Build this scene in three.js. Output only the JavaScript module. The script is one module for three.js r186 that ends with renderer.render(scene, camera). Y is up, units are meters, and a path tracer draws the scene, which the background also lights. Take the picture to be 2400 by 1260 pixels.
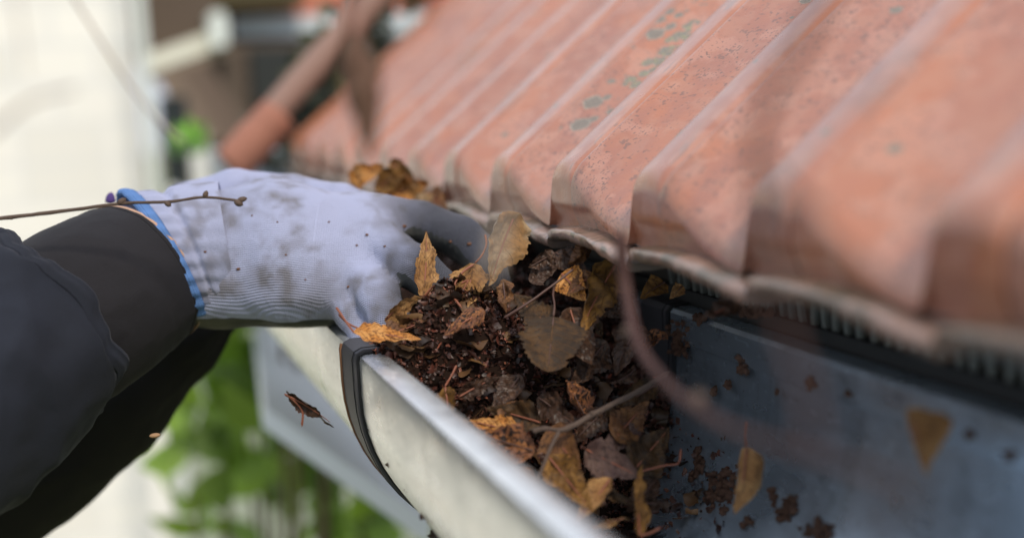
import * as THREE from 'three';
import { mergeGeometries, mergeVertices, toCreasedNormals } from 'three/addons/utils/BufferGeometryUtils.js';
import { MarchingCubes } from 'three/addons/objects/MarchingCubes.js';

// ---------------------------------------------------------------- camera, sky, sun, exposure
const V = (x, y, z) => new THREE.Vector3(x, y, z);
const scene = new THREE.Scene();
const Q = 0.518, FPX = 5250 * Q, D = 1.12 * Q;        // focal length in photo pixels (2400 wide), distance to the gutter joint
const camera = new THREE.PerspectiveCamera(2 * Math.atan(630 / FPX) * 180 / Math.PI, 2400 / 1260, 0.05, 200);
const fwd = V((225 - 1200) / FPX, -(278 - 630) / FPX, -1).normalize();   // the run of the gutter, in camera axes
const upc = V(-0.048, 1, 0); upc.z = (upc.x * fwd.x + upc.y * fwd.y) / -fwd.z; upc.normalize();
const xc = fwd.clone().cross(upc).normalize(), zc = fwd.clone().negate();
const camR = new THREE.Matrix4().makeBasis(xc, upc, zc).transpose();   // camera axes expressed in the world
const camAt = (px, py, t) => V((px - 1200) / FPX * t, -(py - 630) / FPX * t, -t);
const camPos = camAt(840, 832, D).applyMatrix4(camR).negate();          // the joint's outer rim corner is the origin
camera.quaternion.setFromRotationMatrix(camR); camera.position.copy(camPos);
camera.focus = 1.15 * Q; camera.userData.fStop = 2.7;
scene.add(camera);
const at = (px, py, t) => camAt(px, py, t * Q).applyMatrix4(camR).add(camPos);
const camDir = V(0, 0, -1).applyMatrix4(camR);

const renderer = new THREE.WebGLRenderer();
renderer.toneMapping = THREE.LinearToneMapping;
renderer.toneMappingExposure = 1.22;
renderer.shadowMap.enabled = true;

// ---------------------------------------------------------------- random and noise
let seed = 7;
const rnd = () => { seed = (seed + 0x6d2b79f5) | 0; let t = Math.imul(seed ^ (seed >>> 15), 1 | seed); t = (t + Math.imul(t ^ (t >>> 7), 61 | t)) ^ t; return ((t ^ (t >>> 14)) >>> 0) / 4294967296; };
const rr = (a, b) => a + (b - a) * rnd();
const hash = (x, y, z) => { let h = Math.imul(x, 374761393) + Math.imul(y, 668265263) + Math.imul(z, 2147483647 ^ 0x5bd1e995) | 0; h = Math.imul(h ^ (h >>> 13), 1274126177); h ^= h >>> 16; return (h >>> 0) / 4294967296; };
function noise(x, y, z = 0) {
  const xi = Math.floor(x), yi = Math.floor(y), zi = Math.floor(z); let fx = x - xi, fy = y - yi, fz = z - zi;
  fx = fx * fx * (3 - 2 * fx); fy = fy * fy * (3 - 2 * fy); fz = fz * fz * (3 - 2 * fz);
  const l = (a, b, t) => a + (b - a) * t;
  const p = (k) => l(l(hash(xi, yi, zi + k), hash(xi + 1, yi, zi + k), fx), l(hash(xi, yi + 1, zi + k), hash(xi + 1, yi + 1, zi + k), fx), fy);
  return l(p(0), p(1), fz);
}
const fbm = (x, y, z = 0, o = 4) => { let s = 0, a = 0.5, n = 0; for (let i = 0; i < o; i++) { s += a * noise(x, y, z); n += a; x = x * 2.03 + 17.1; y = y * 2.03 + 5.7; z = z * 2.03 + 9.2; a *= 0.5; } return s / n; };
const clamp = (x, a = 0, b = 1) => Math.min(b, Math.max(a, x));
const sst = (a, b, x) => { const t = clamp((x - a) / (b - a)); return t * t * (3 - 2 * t); };
const mix = (a, b, t) => a + (b - a) * t;

// sky: a bright overcast, as one computed map (air and cloud only)
{
  const w = 512, h = 256, a = new Float32Array(w * h * 4);
  for (let y = 0; y < h; y++) for (let x = 0; x < w; x++) {
    const el = ((y + 0.5) / h - 0.5) * Math.PI, az = x / w * 2 * Math.PI, c = Math.cos(el);
    const dx = Math.cos(az) * c, dz = Math.sin(az) * c, dy = Math.sin(el);
    const cl = fbm(dx * 2.2 + 3, dy * 4 + 1, dz * 2.2 + 8, 5), up = Math.max(0, dy);
    const b = (0.62 + 0.4 * up) * (0.8 + 0.42 * sst(0.3, 0.7, cl));
    const blue = 1 - sst(0.36, 0.6, cl), o = (y * w + x) * 4;
    a[o] = b * (1 - 0.13 * blue); a[o + 1] = b * (1.02 - 0.05 * blue); a[o + 2] = b * (1.1 + 0.06 * blue); a[o + 3] = 1;
  }
  const sky = new THREE.DataTexture(a, w, h, THREE.RGBAFormat, THREE.FloatType);
  sky.mapping = THREE.EquirectangularReflectionMapping; sky.magFilter = THREE.LinearFilter; sky.needsUpdate = true;
  scene.background = sky; scene.environment = sky;
}
scene.backgroundIntensity = 0.95; scene.environmentIntensity = 0.95;
const sun = new THREE.DirectionalLight(0xfff1de, 2.4);
sun.position.set(0.08, 1.0, 0.95).multiplyScalar(4); sun.target.position.set(0, 0, 0);
sun.shadow.radius = 20; sun.castShadow = true; sun.shadow.mapSize.set(2048, 2048);
Object.assign(sun.shadow.camera, { left: -8, right: 8, top: 8, bottom: -8, near: 0.1, far: 40 });
scene.add(sun, sun.target);

// ---------------------------------------------------------------- naming
const used = new Map();
const numbered = (n) => { const k = used.get(n) ?? 0; used.set(n, k + 1); return k ? n + '_' + String(k).padStart(3, '0') : n; };
function tag(o, label, category, group) { o.userData.label = label; if (category) o.userData.category = category; if (group) o.userData.group = group; return o; }
function thing(name, label, category, group) { const o = new THREE.Group(); o.name = numbered(name); scene.add(o); return tag(o, label, category, group); }
function obj(name, g, m, parent = scene) { const o = new THREE.Mesh(g, m); o.name = parent === scene ? numbered(name) : name; o.castShadow = o.receiveShadow = true; parent.add(o); return o; }
const struct = (name, g, m) => { const o = obj(name, g, m); o.userData.kind = 'structure'; return o; };
const box3 = new THREE.Box3();
function rebase(o) {                                 // moves a thing's origin to its base
  o.updateMatrixWorld(true); box3.setFromObject(o);
  const c = V((box3.min.x + box3.max.x) / 2, box3.min.y, (box3.min.z + box3.max.z) / 2);
  if (o.isMesh) o.geometry.translate(-c.x, -c.y, -c.z); else for (const k of o.children) k.position.sub(c);
  o.position.copy(c); return o;
}

// ---------------------------------------------------------------- textures and materials
function tex(w, h, f, srgb = true) {                 // f(u, v) -> [r, g, b] 0..1 in sRGB (or data)
  const a = new Uint8Array(w * h * 4);
  for (let y = 0, o = 0; y < h; y++) for (let x = 0; x < w; x++, o += 4) { const c = f((x + 0.5) / w, (y + 0.5) / h); a[o] = clamp(c[0]) * 255; a[o + 1] = clamp(c[1]) * 255; a[o + 2] = clamp(c[2]) * 255; a[o + 3] = 255; }
  const t = new THREE.DataTexture(a, w, h); t.magFilter = THREE.LinearFilter; t.minFilter = THREE.LinearMipmapLinearFilter; t.wrapS = t.wrapT = THREE.MirroredRepeatWrapping; if (srgb) t.colorSpace = THREE.SRGBColorSpace; t.needsUpdate = true; return t;
}
const grey = (w, h, f) => tex(w, h, (u, v) => { const g = f(u, v); return [g, g, g]; }, false);
const S = (r, g, b) => new THREE.Color().setRGB(r / 255, g / 255, b / 255, THREE.SRGBColorSpace);
const std = (color, roughness = 0.8, more = {}) => new THREE.MeshPhysicalMaterial({ color, roughness, side: THREE.DoubleSide, ...more });
const mix3 = (a, b, t) => [mix(a[0], b[0], t), mix(a[1], b[1], t), mix(a[2], b[2], t)];

// ---------------------------------------------------------------- geometry helpers
const creased = (g, a) => { g.scale(1000, 1000, 1000); const r = toCreasedNormals(g, a); r.scale(0.001, 0.001, 0.001); return r; };   // its vertex tolerance is a centimetre, far too coarse here
function grid(nu, nv, f, uvf) {                      // f(i/nu, j/nv) -> Vector3
  const p = [], uv = [], ix = [];
  for (let j = 0; j <= nv; j++) for (let i = 0; i <= nu; i++) { const q = f(i / nu, j / nv); p.push(q.x, q.y, q.z); const t = uvf ? uvf(i / nu, j / nv) : [i / nu, j / nv]; uv.push(t[0], t[1]); }
  for (let j = 0; j < nv; j++) for (let i = 0; i < nu; i++) { const a = j * (nu + 1) + i, b = a + 1, c = a + nu + 1, d = c + 1; ix.push(a, b, d, a, d, c); }
  const g = new THREE.BufferGeometry(); g.setAttribute('position', new THREE.Float32BufferAttribute(p, 3)); g.setAttribute('uv', new THREE.Float32BufferAttribute(uv, 2)); g.setIndex(ix); g.computeVertexNormals(); return g;
}
const offsetPath = (pts, d) => pts.map((p, i) => { const a = pts[Math.max(0, i - 1)], b = pts[Math.min(pts.length - 1, i + 1)], tx = b[0] - a[0], ty = b[1] - a[1], l = Math.hypot(tx, ty); return [p[0] - ty / l * d, p[1] + tx / l * d]; });
const INNER = [0.60, 0.70, 0.80], OUTER = [1, 0.995, 0.965];   // tints: darker slate blue inside the trough, near white outside and on the rim
function sheet(path, inner, outer, z0, z1, nz = 1, wob) {     // a bent metal sheet with thickness, extruded along z
  const a = offsetPath(path, inner), nA = path.length, b = offsetPath(path, -outer).reverse(), loop = [...a, ...b, a[0]];
  let s = 0; const len = loop.map((p, i) => (s += i ? Math.hypot(p[0] - loop[i - 1][0], p[1] - loop[i - 1][1]) : 0));
  const n = loop.length - 1;
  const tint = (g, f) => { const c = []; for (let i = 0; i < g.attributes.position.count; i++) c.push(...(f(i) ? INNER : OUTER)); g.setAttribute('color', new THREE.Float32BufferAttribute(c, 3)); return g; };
  const side = grid(n, nz, (u, v) => { const p = loop[Math.round(u * n)], z = mix(z0, z1, v), w = wob ? wob(p, z) : [0, 0]; return V(p[0] + w[0], p[1] + w[1], z); }, (u, v) => [len[Math.round(u * n)], mix(z0, z1, v)]);
  const cap = (z) => { const m = a.length, p = [], uv = [], ix = []; for (let i = 0; i < m; i++) { const q = b[m - 1 - i]; p.push(a[i][0], a[i][1], z, q[0], q[1], z); uv.push(0, 0, 0, 0); if (i) { const k = i * 2; ix.push(k - 2, k - 1, k + 1, k - 2, k + 1, k); } } const g = new THREE.BufferGeometry(); g.setAttribute('position', new THREE.Float32BufferAttribute(p, 3)); g.setAttribute('uv', new THREE.Float32BufferAttribute(uv, 2)); g.setIndex(ix); g.computeVertexNormals(); return g; };
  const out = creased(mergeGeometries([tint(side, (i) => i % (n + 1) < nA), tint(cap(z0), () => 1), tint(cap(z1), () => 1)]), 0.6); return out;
}
function boxG(x0, y0, z0, x1, y1, z1, bev = 0) {
  const s = new THREE.Shape(); const b = bev; const w = x1 - x0, h = y1 - y0;
  s.moveTo(b, 0); s.lineTo(w - b, 0); if (b) s.lineTo(w, b); s.lineTo(w, h - b); if (b) s.lineTo(w - b, h); s.lineTo(b, h); if (b) s.lineTo(0, h - b); s.lineTo(0, b);
  const g = new THREE.ExtrudeGeometry(s, { depth: z1 - z0, bevelEnabled: false }); g.translate(x0, y0, z0); return g;
}
function tube(points, radii, seg = 8, per = 6, bumpy = 0) {   // tapering tube through points
  const c = new THREE.CatmullRomCurve3(points), n = (points.length - 1) * per, fr = c.computeFrenetFrames(n);
  const R = (t) => { const k = t * (radii.length - 1), i = Math.min(radii.length - 2, Math.floor(k)); return mix(radii[i], radii[i + 1], k - i); };
  const L = c.getLength();
  return grid(seg, n, (u, v) => {
    const i = Math.round(v * n), p = c.getPoint(v), a = u * 2 * Math.PI; let r = R(v); if (v === 0 || v === 1) r *= 0.05;
    if (bumpy) r *= 1 + bumpy * (noise(p.x * 300, p.y * 300 + Math.cos(a) * 1.5, p.z * 300 + Math.sin(a) * 1.5) - 0.5);
    return p.addScaledVector(fr.normals[i], Math.cos(a) * r).addScaledVector(fr.binormals[i], Math.sin(a) * r);
  }, (u, v) => [u, v * L]);
}
const xform = (g, m) => g.clone().applyMatrix4(m);

// ================================================================ GUTTER
const GW = 0.176, GR = GW / 2;
const gutterPath = (() => {
  const p = [[0.0135, -0.011], [0.014, -0.003], [0.0125, -0.0006], [0.010, 0], [0.0025, 0], [0.0006, -0.0008], [0, -0.003], [0, -0.012]];
  for (let i = 0; i <= 28; i++) { const a = Math.PI + Math.PI * i / 28; p.push([GR + GR * Math.cos(a), -0.02 + GR * Math.sin(a)]); }
  p.push([GW, -0.0095], [GW - 0.0028, -0.0102], [GW - 0.0032, -0.008], [GW - 0.0032, 0.004], [GW - 0.002, 0.0058], [GW + 0.008, 0.0065], [GW + 0.009, 0.004]);
  return p;
})();
const zincMap = tex(1024, 1024, (u, v) => { const n = fbm(u * 9, v * 40, 1), m = fbm(u * 60, v * 14, 4, 3), sp = fbm(u * 160, v * 160, 2, 2); const k = 0.92 + 0.05 * (n - 0.5) + 0.08 * (m - 0.5) - 0.07 * sst(0.72, 0.8, sp) - 0.06 * sst(0.55, 0.75, fbm(u * 5, v * 120, 8, 3)) * sst(0.4, 0.6, n) + 0.1 * sst(0.84, 0.9, noise(u * 240, v * 240, 5)); return [k * 0.985, k, k * 1.01]; });
zincMap.repeat.set(2.6, 1.2);
const zincRough = grey(512, 512, (u, v) => 0.16 + 0.2 * fbm(u * 12, v * 30, 6) + 0.1 * fbm(u * 90, v * 90, 3, 2)); zincRough.repeat.set(2.6, 1.2);
const zincBump = grey(512, 512, (u, v) => fbm(u * 5, v * 5, 2, 3)); zincBump.repeat.set(4, 4);
const M = {};
M.zinc = std(0xffffff, 1.0, { metalness: 0.85, vertexColors: true, map: zincMap, roughnessMap: zincRough, bumpMap: zincBump, bumpScale: 0.0009 });
M.connector = std(S(74, 74, 78), 0.55, { metalness: 0.35, bumpMap: zincBump, bumpScale: 0.0008 });
M.rubber = std(S(24, 25, 28), 0.6);
M.rust = std(S(118, 84, 58), 0.85);
const wob = (p, z) => { const e = sst(0.02, 0.35, z) + sst(0.02, 0.35, -z); return [0.0006 * e * (fbm(z * 3, 4) - 0.5) * 2, 0.0008 * e * (fbm(z * 2.5, 9) - 0.5) * 2]; };
{
  const g = thing('roof_gutter', 'half round zinc gutter running along the eaves, filled with wet leaves', 'gutter');
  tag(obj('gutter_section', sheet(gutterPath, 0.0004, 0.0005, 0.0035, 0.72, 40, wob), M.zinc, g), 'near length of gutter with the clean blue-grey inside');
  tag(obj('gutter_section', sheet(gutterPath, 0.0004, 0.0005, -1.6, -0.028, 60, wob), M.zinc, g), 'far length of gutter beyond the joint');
  const cp = gutterPath.slice(1);
  tag(obj('joint_connector', sheet(cp, 0.0012, 0.0026, -0.032, 0.0005, 4), M.connector, g), 'dark connector band wrapped round the gutter joint');
  obj('gasket', sheet(cp, 0.0017, 0.0014, 0.0006, 0.0022, 1), M.rubber, g);
  obj('gasket', sheet(cp, 0.0016, 0.003, -0.0045, -0.0036, 1), M.rubber, g);
  obj('connector_edge', sheet(gutterPath.slice(5, 30), -0.0010, 0.0034, -0.0345, -0.0325, 2), M.rust, g);
  rebase(g);
}

// ================================================================ ROOF
const PITCH = 38.8 * Math.PI / 180, TW = 0.1036, TL = 0.40, EX = 0.118, EY = 0.052;  // lip line
const nx = -Math.sin(PITCH), ny = Math.cos(PITCH), TURN = Math.PI / 2 - PITCH, FR = 0.0165;
// across the roof (q: 0 far edge .. 1 near edge): the pan falls toward the camera, then a steep riser and a flat-topped rib
function wave(q) {
  const x = clamp((q - 0.035) / 0.62), pan = 0.96 * Math.pow(1 - x, 1.55), rise = sst(0.655, 0.735, q), crest = 1 - 0.07 * ((q - 0.86) / 0.14) ** 2 - 0.10 * sst(0.955, 1, q);
  return 0.0062 + 0.0196 * (mix(pan, crest, rise) - 0.085 * (1 - sst(0.0, 0.03, q)));
}
// down the roof (v: 0 drip edge .. 1 top): a vertical front face, a rounded nose, then the slope
function tilePoint(q, v, len, front, d) {
  const O = wave(q) + d, C = Math.cos(PITCH), Sn = Math.sin(PITCH), yt = O / C, t = FR * Math.tan(TURN / 2), l0 = O * Sn / C;
  if (v < 0.2) { const y = mix(0, yt - t, v / 0.2); return [front ? 0.0045 * (1 - sst(0, 0.016, y)) : 0, y, y]; }
  if (v < 0.4) { const a = (v - 0.2) / 0.2 * TURN; return [FR - FR * Math.cos(a), yt - t + FR * Math.sin(a), yt - t + FR * a]; }
  const k = (v - 0.4) / 0.6, l = mix(l0 + t, len, k * k * 0.5 + k * 0.5); return [l * C - O * Sn, l * Sn + O * C, yt - t + FR * TURN + l - l0 - t];
}
function tileGeo(eave, k) {
  const NU = 84, NV = 90, sMax = TL, th = 0.011, z0 = 0.0005, z1 = TW - 0.0006;
  const wobble = (zl, y) => 0.0007 * (fbm(zl * 18 + k * 7, y * 8, k * 3, 2) - 0.5) * 2;
  const P = (zl, v, d) => { const q = tilePoint(zl / TW, v, TL, eave, d + wobble(zl, v * 0.4)); return V(q[0], q[1], zl); };

  const top = grid(NU, NV, (u, v) => P(mix(z0, z1, u), v, 0), (u, v) => [u, tilePoint(mix(z0, z1, u) / TW, v, TL, eave, 0)[2] / TL]);
  const B = (zl, v) => { const O = wave(zl / TW) - th, C = Math.cos(PITCH), Sn = Math.sin(PITCH), l = mix((0.007 + O * Sn) / C, TL, v); return V(l * C - O * Sn, l * Sn + O * C, zl); };
  const bot = grid(42, 24, (u, v) => B(mix(z0, z1, u), v), (u, v) => [u, v]);
  const e = (f, n) => grid(n, 1, f, (u) => [u, 0.02]), mid = (p, q, t) => p.lerp(q, t);
  const parts = [top, bot, e((u, v) => mid(P(mix(z0, z1, u), 0, 0), B(mix(z0, z1, u), 0), v), NU), e((u, v) => mid(P(z1, u, 0), B(z1, clamp((u - 0.4) / 0.6)), v), NV), e((u, v) => mid(P(z0, u, 0), B(z0, clamp((u - 0.4) / 0.6)), v), NV), e((u, v) => mid(P(mix(z0, z1, u), 1, 0), B(mix(z0, z1, u), 1), v), NU)];
  if (eave) {                                         // the drip lip under the nose, one gentle wave per tile
    const prof = [[0.018, 0.0005], [0.006, 0.001], [-0.003, 0.0008], [-0.0072, 0.0002], [-0.0086, -0.0012], [-0.0088, -0.003], [-0.0078, -0.0052], [-0.004, -0.0062], [0.004, -0.0062], [0.018, -0.0055], [0.018, 0.0005]];
    const cv = new THREE.SplineCurve(prof.map((q) => new THREE.Vector2(...q))).getPoints(26); prof.length = 0; for (const q of cv) prof.push([q.x, q.y]);
    const NZ = 44, lip = grid(prof.length - 1, NZ, (u, v) => {
      const p = prof[Math.round(u * (prof.length - 1))], zl = mix(0.0007, TW - 0.0007, v) - 0.0207, x = v;
      const wv = 0.0030 * Math.sin(Math.PI * Math.pow(x, 0.8)) - 0.0042 * x * x, n = 0.0009 * (fbm(zl * 90 + k * 11, p[0] * 200, p[1] * 200 + k, 3) - 0.5) * 2;
      const out = 1 - 0.22 * sst(0.85, 1, x) - 0.3 * sst(0.12, 0, x);
      return V(p[0] < 0 ? p[0] * out + n : p[0], p[1] + wv + n, zl);
    }, (u, v) => [v, 0.92 + 0.06 * u]);
    const capAt = (v) => { const ring = []; const pa = lip.attributes.position, w = prof.length; for (let i = 0; i < w; i++) ring.push(V().fromBufferAttribute(pa, v * w + i)); const c = ring.reduce((a, b) => a.add(b), V(0, 0, 0)).multiplyScalar(1 / w); return grid(w - 1, 1, (u, q) => q ? c.clone() : ring[Math.round(u * (w - 1))], () => [0.5, 0.95]); };
    parts.push(lip, capAt(0), capAt(NZ));
  }
  return creased(mergeGeometries(parts), 1.0);
}
// clay: colour, specks, worn bloom, and lichen where the photograph has it
function clayTex(n, k, lichens, dark) {
  const W = n, H = n * 4;
  return tex(W, H, (u, v) => {
    const z = u * TW, s = v * TL, a = fbm(z * 26 + k * 9, s * 16, k, 4), b = fbm(z * 90 + k, s * 90, k + 5, 4), f = noise(z * 1300, s * 1300, k), g = fbm(z * 600 + 3, s * 600, k + 2, 2);
    let c = mix3([0.645, 0.42, 0.32], [0.605, 0.395, 0.315], sst(0.35, 0.65, a));
    c = mix3(c, [0.675, 0.42, 0.29], 0.75 * sst(0.5, 0.7, fbm(z * 30 + 50, s * 22 + k * 4, k + 1, 3)));
    c = mix3(c, [0.74, 0.56, 0.49], 0.4 * sst(0.5, 0.68, b));
    const zn = z / TW, rib = sst(0.70, 0.74, zn);
    c = mix3(c, [0.67, 0.50, 0.42], 0.3 * sst(0.45, 0.66, fbm(z * 160, s * 120, k + 3, 4)));
    c = mix3(c, [0.50, 0.42, 0.39], rib * 0.6 * sst(0.64, 0.74, fbm(z * 420, s * 90, k + 13, 3)) * sst(0.45, 0.6, b));
    c = mix3(c, [0.42, 0.31, 0.27], 0.6 * sst(0.68, 0.76, g) * sst(0.46, 0.62, a + dark) * (1 - 0.85 * rib));
    c = mix3(c, [0.32, 0.26, 0.23], 0.75 * sst(0.80, 0.9, f) * sst(0.44, 0.62, b + dark) * (1 - 0.85 * rib));
    c = mix3(c, [0.45, 0.37, 0.33], 0.32 * sst(0.60 - dark * 0.35, 0.76 - dark * 0.35, fbm(z * 34 + 8 + k, s * 24, k + 7, 5)) * (0.55 + 0.45 * sst(0.4, 0.6, g)));
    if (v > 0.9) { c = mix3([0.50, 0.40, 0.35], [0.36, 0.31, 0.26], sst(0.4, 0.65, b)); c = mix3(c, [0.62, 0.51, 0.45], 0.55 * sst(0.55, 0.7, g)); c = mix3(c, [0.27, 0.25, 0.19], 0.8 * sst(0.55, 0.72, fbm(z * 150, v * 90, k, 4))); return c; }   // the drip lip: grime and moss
    for (const [lz, ls, r, kind] of lichens) {
      const dz = (z - lz) / 1.15, ds = s - ls, q = Math.hypot(dz, ds) / r; if (q > 1.35) continue;
      const e = q + 0.28 * (fbm(z * 260 + lz * 999, s * 260, 3, 3) - 0.5) * 2, n2 = fbm(z * 1100, s * 1100, 9, 2);
      if (e < 1) { let l = mix3([0.385, 0.36, 0.31], [0.50, 0.465, 0.41], n2); if (e > 0.86) l = mix3(l, [0.62, 0.62, 0.56], 0.8); if (kind) l = mix3(l, [0.55, 0.54, 0.36], sst(0.5, 0.7, n2)); c = mix3(c, l, 0.92 * sst(1, 0.93, e)); }
      else if (e < 1.2 && n2 > 0.55) c = mix3(c, [0.33, 0.27, 0.24], 0.6);
    }
    return c;
  });
}
const clayBump = grey(256, 1024, (u, v) => 0.45 * fbm(u * 46, v * 180, 1, 4) + 0.55 * fbm(u * 110, v * 430, 2, 2));
const clayRough = grey(256, 512, (u, v) => 0.20 + 0.26 * fbm(u * 10, v * 40, 3, 4));
seed = 99;
const lich = [];
{ // the colony climbing the in-focus pan: [z across tile, s up the slope, radius]
  for (const [z, s, r] of [[0.047, 0.080, 0.0055], [0.038, 0.098, 0.0055], [0.053, 0.086, 0.003], [0.046, 0.104, 0.0026], [0.036, 0.117, 0.0022], [0.061, 0.094, 0.0024], [0.022, 0.172, 0.0038], [0.024, 0.180, 0.0032], [0.035, 0.178, 0.0026], [0.032, 0.160, 0.0052], [0.038, 0.168, 0.0034]]) lich.push([(z - 0.018) * 0.8, s - 0.008, r, 0]);
  for (let i = 0; i < 40; i++) { const s = rr(0.108, 0.168); lich.push([0.031 + rr(-0.007, 0.006), s, rr(0.0007, 0.0034), 1]); }
  for (let i = 0; i < 30; i++) lich.push([rr(0.004, 0.034), rr(0.06, 0.2), rr(0.0005, 0.0012), 0]);
}
const few = (k) => { seed = 300 + k; const l = []; for (let i = 0; i < 9; i++) l.push([rr(0.005, 0.095), rr(0.06, 0.36), rr(0.001, 0.003), 0]); return l; };
const clay = [0, 1, 2, 3].map((k) => std(0xffffff, 1, { map: clayTex(256, k + 1, few(k), 0.02 * k), bumpMap: clayBump, bumpScale: 0.0001, roughnessMap: clayRough, clearcoat: 0.7, clearcoatRoughness: 0.24 }));
const clayHero = std(0xffffff, 1, { map: clayTex(480, 11, lich, 0.1), bumpMap: clayBump, bumpScale: 0.00014, roughnessMap: clayRough, clearcoat: 0.7, clearcoatRoughness: 0.24 });
const eaveGeo = [0, 1, 2].map((k) => tileGeo(true, k)), upGeo = [0, 1].map((k) => tileGeo(false, k + 4));
const Z0 = 0;                                     // near edge of a rib
{
  const roof = thing('tiled_roof', 'terracotta clay tile roof rising to the right above the gutter', 'roof');
  for (let i = -9; i <= 4; i++) {
    const z = Z0 + i * TW;                            // far edge of the tile
    const t = obj('roof_tile', eaveGeo[((i % 3) + 3) % 3], i === -1 ? clayHero : clay[((i * 3 % 4) + 4) % 4], roof);
    t.position.set(EX + 0.0008 * Math.sin(i * 5.1), EY + 0.0007 * Math.sin(i * 3.3), z);
    if (i === -1) t.userData.label = 'clay tile with grey-green lichen on its pan';
    for (let c = 1; c <= 3; c++) {
      const u = obj('roof_tile', upGeo[(i + c + 20) % 2], clay[((i * 3 + c) % 4 + 4) % 4], roof), l = c * 0.355 - 0.012;
      u.position.set(EX + l * Math.cos(PITCH) + nx * 0.013, EY + l * Math.sin(PITCH) + ny * 0.013, z);
      u.rotation.z = -0.012;
    }
  }
  const deck = []; const dg = new THREE.BoxGeometry(1.5, 0.02, 1.40); dg.rotateZ(PITCH); dg.translate(EX + 0.1 + 0.75 * Math.cos(PITCH), EY - 0.03 + 0.75 * Math.sin(PITCH), Z0 - 0.22); deck.push(dg);
  obj('roof_deck', dg, std(S(70, 58, 48), 0.9), roof);
  obj('fascia_board', boxG(GW + 0.022, -0.16, -0.74, GW + 0.045, 0.045, 0.52), std(S(74, 70, 62), 0.85), roof);
  rebase(roof);
  // bird comb closing the gap between fascia and tiles
  const comb = thing('eaves_comb', 'grey plastic comb with upright teeth under the tile edge', 'eaves comb');
  const mc = std(S(112, 118, 112), 0.7), md = std(S(46, 48, 48), 0.7);
  obj('comb_rail', boxG(GW + 0.012, 0.004, -0.72, GW + 0.020, 0.013, 0.52), md, comb);
  const tg = boxG(-0.0012, 0, -0.0017, 0.0012, 0.04, 0.0017);
  for (let i = 0; i < 62; i++) { const t = obj('comb_tooth', tg, mc, comb); t.position.set(GW + 0.016, 0.011, i * 0.0088 - 0.03 + rr(-0.0012, 0.0012)); t.scale.y = rr(0.3, 0.85); t.rotation.x = rr(-0.12, 0.12); t.rotation.z = rr(0.0, 0.14); }
  rebase(comb);
}

// ================================================================ BACKGROUND
M.render = std(0xffffff, 0.9, { map: (() => { const t = tex(512, 512, (u, v) => { const row = Math.floor(v * 22), uu = u * 11 + (row % 2) * 0.5, mort = Math.min(Math.min(uu % 1, 1 - uu % 1) * 2.1, Math.min((v * 22) % 1, 1 - (v * 22) % 1)); const id = hash(Math.floor(uu), row, 3), wear = fbm(u * 7, v * 12, 4, 4); let c = mix3([0.93, 0.93, 0.91], [0.86, 0.86, 0.84], id * 0.7); c = mix3(c, [0.86, 0.76, 0.66], 0.8 * sst(0.55, 0.68, wear) * (0.3 + 0.7 * id)); if (mort < 0.09) c = mix3(c, [0.85, 0.86, 0.86], 0.5); return c; }); t.repeat.set(0.4, 0.4); return t; })() });
const planks = (c) => std(c, 0.75);
function bgBox(px0, py0, px1, py1, t, thick, px = 0) {       // an upright block facing the eaves: photo corners at its front face
  const a = at(px0, (py0 + py1) / 2, t), b = at(px1, (py0 + py1) / 2, t), top = at((px0 + px1) / 2, py0, t), bot = at((px0 + px1) / 2, py1, t), z = (a.z + b.z) / 2;
  return boxG(a.x, bot.y, z - thick, b.x, top.y, z, px);
}
const uvWorld = (g) => { const p = g.attributes.position, u = g.attributes.uv; for (let i = 0; i < p.count; i++) u.setXY(i, p.getX(i) + p.getZ(i), p.getY(i)); return g; };
{
  const gm = std(0xffffff, 0.95, { map: (() => { const t = tex(256, 256, (u, v) => mix3([0.30, 0.36, 0.18], [0.45, 0.42, 0.30], fbm(u * 14, v * 14, 2, 5))); t.repeat.set(0.25, 0.25); return t; })() });
  const gg = new THREE.PlaneGeometry(160, 160); gg.rotateX(-Math.PI / 2); gg.translate(0, -3.1, -30); uvWorld(gg); { const p = gg.attributes.position, u = gg.attributes.uv; for (let i = 0; i < p.count; i++) u.setXY(i, p.getX(i), p.getZ(i)); }
  struct('ground', gg, gm);
}
{ // the white house to the left
  const h = thing('white_house', 'white painted brick house wall behind the gloved arm at left', 'house');
  const w = bgBox(-1500, -700, 402, 2600, 6.2, 0.3); uvWorld(w); obj('wall', w, M.render, h);
  obj('corner_trim', bgBox(402, -700, 424, 2600, 6.15, 0.12, 0.01), std(S(200, 208, 206), 0.5), h);
  obj('dark_window', bgBox(392, 225, 458, 700, 6.3, 0.08), std(S(40, 46, 48), 0.25), h);
  obj('window_post', bgBox(458, 300, 500, 700, 6.25, 0.1, 0.01), std(S(205, 208, 206), 0.6), h);
  // wall below the arm, with its bright corner board
  obj('corner_board', bgBox(400, 640, 434, 2600, 6.05, 0.1, 0.01), std(S(240, 240, 236), 0.5), h);
  rebase(h);
}
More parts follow.
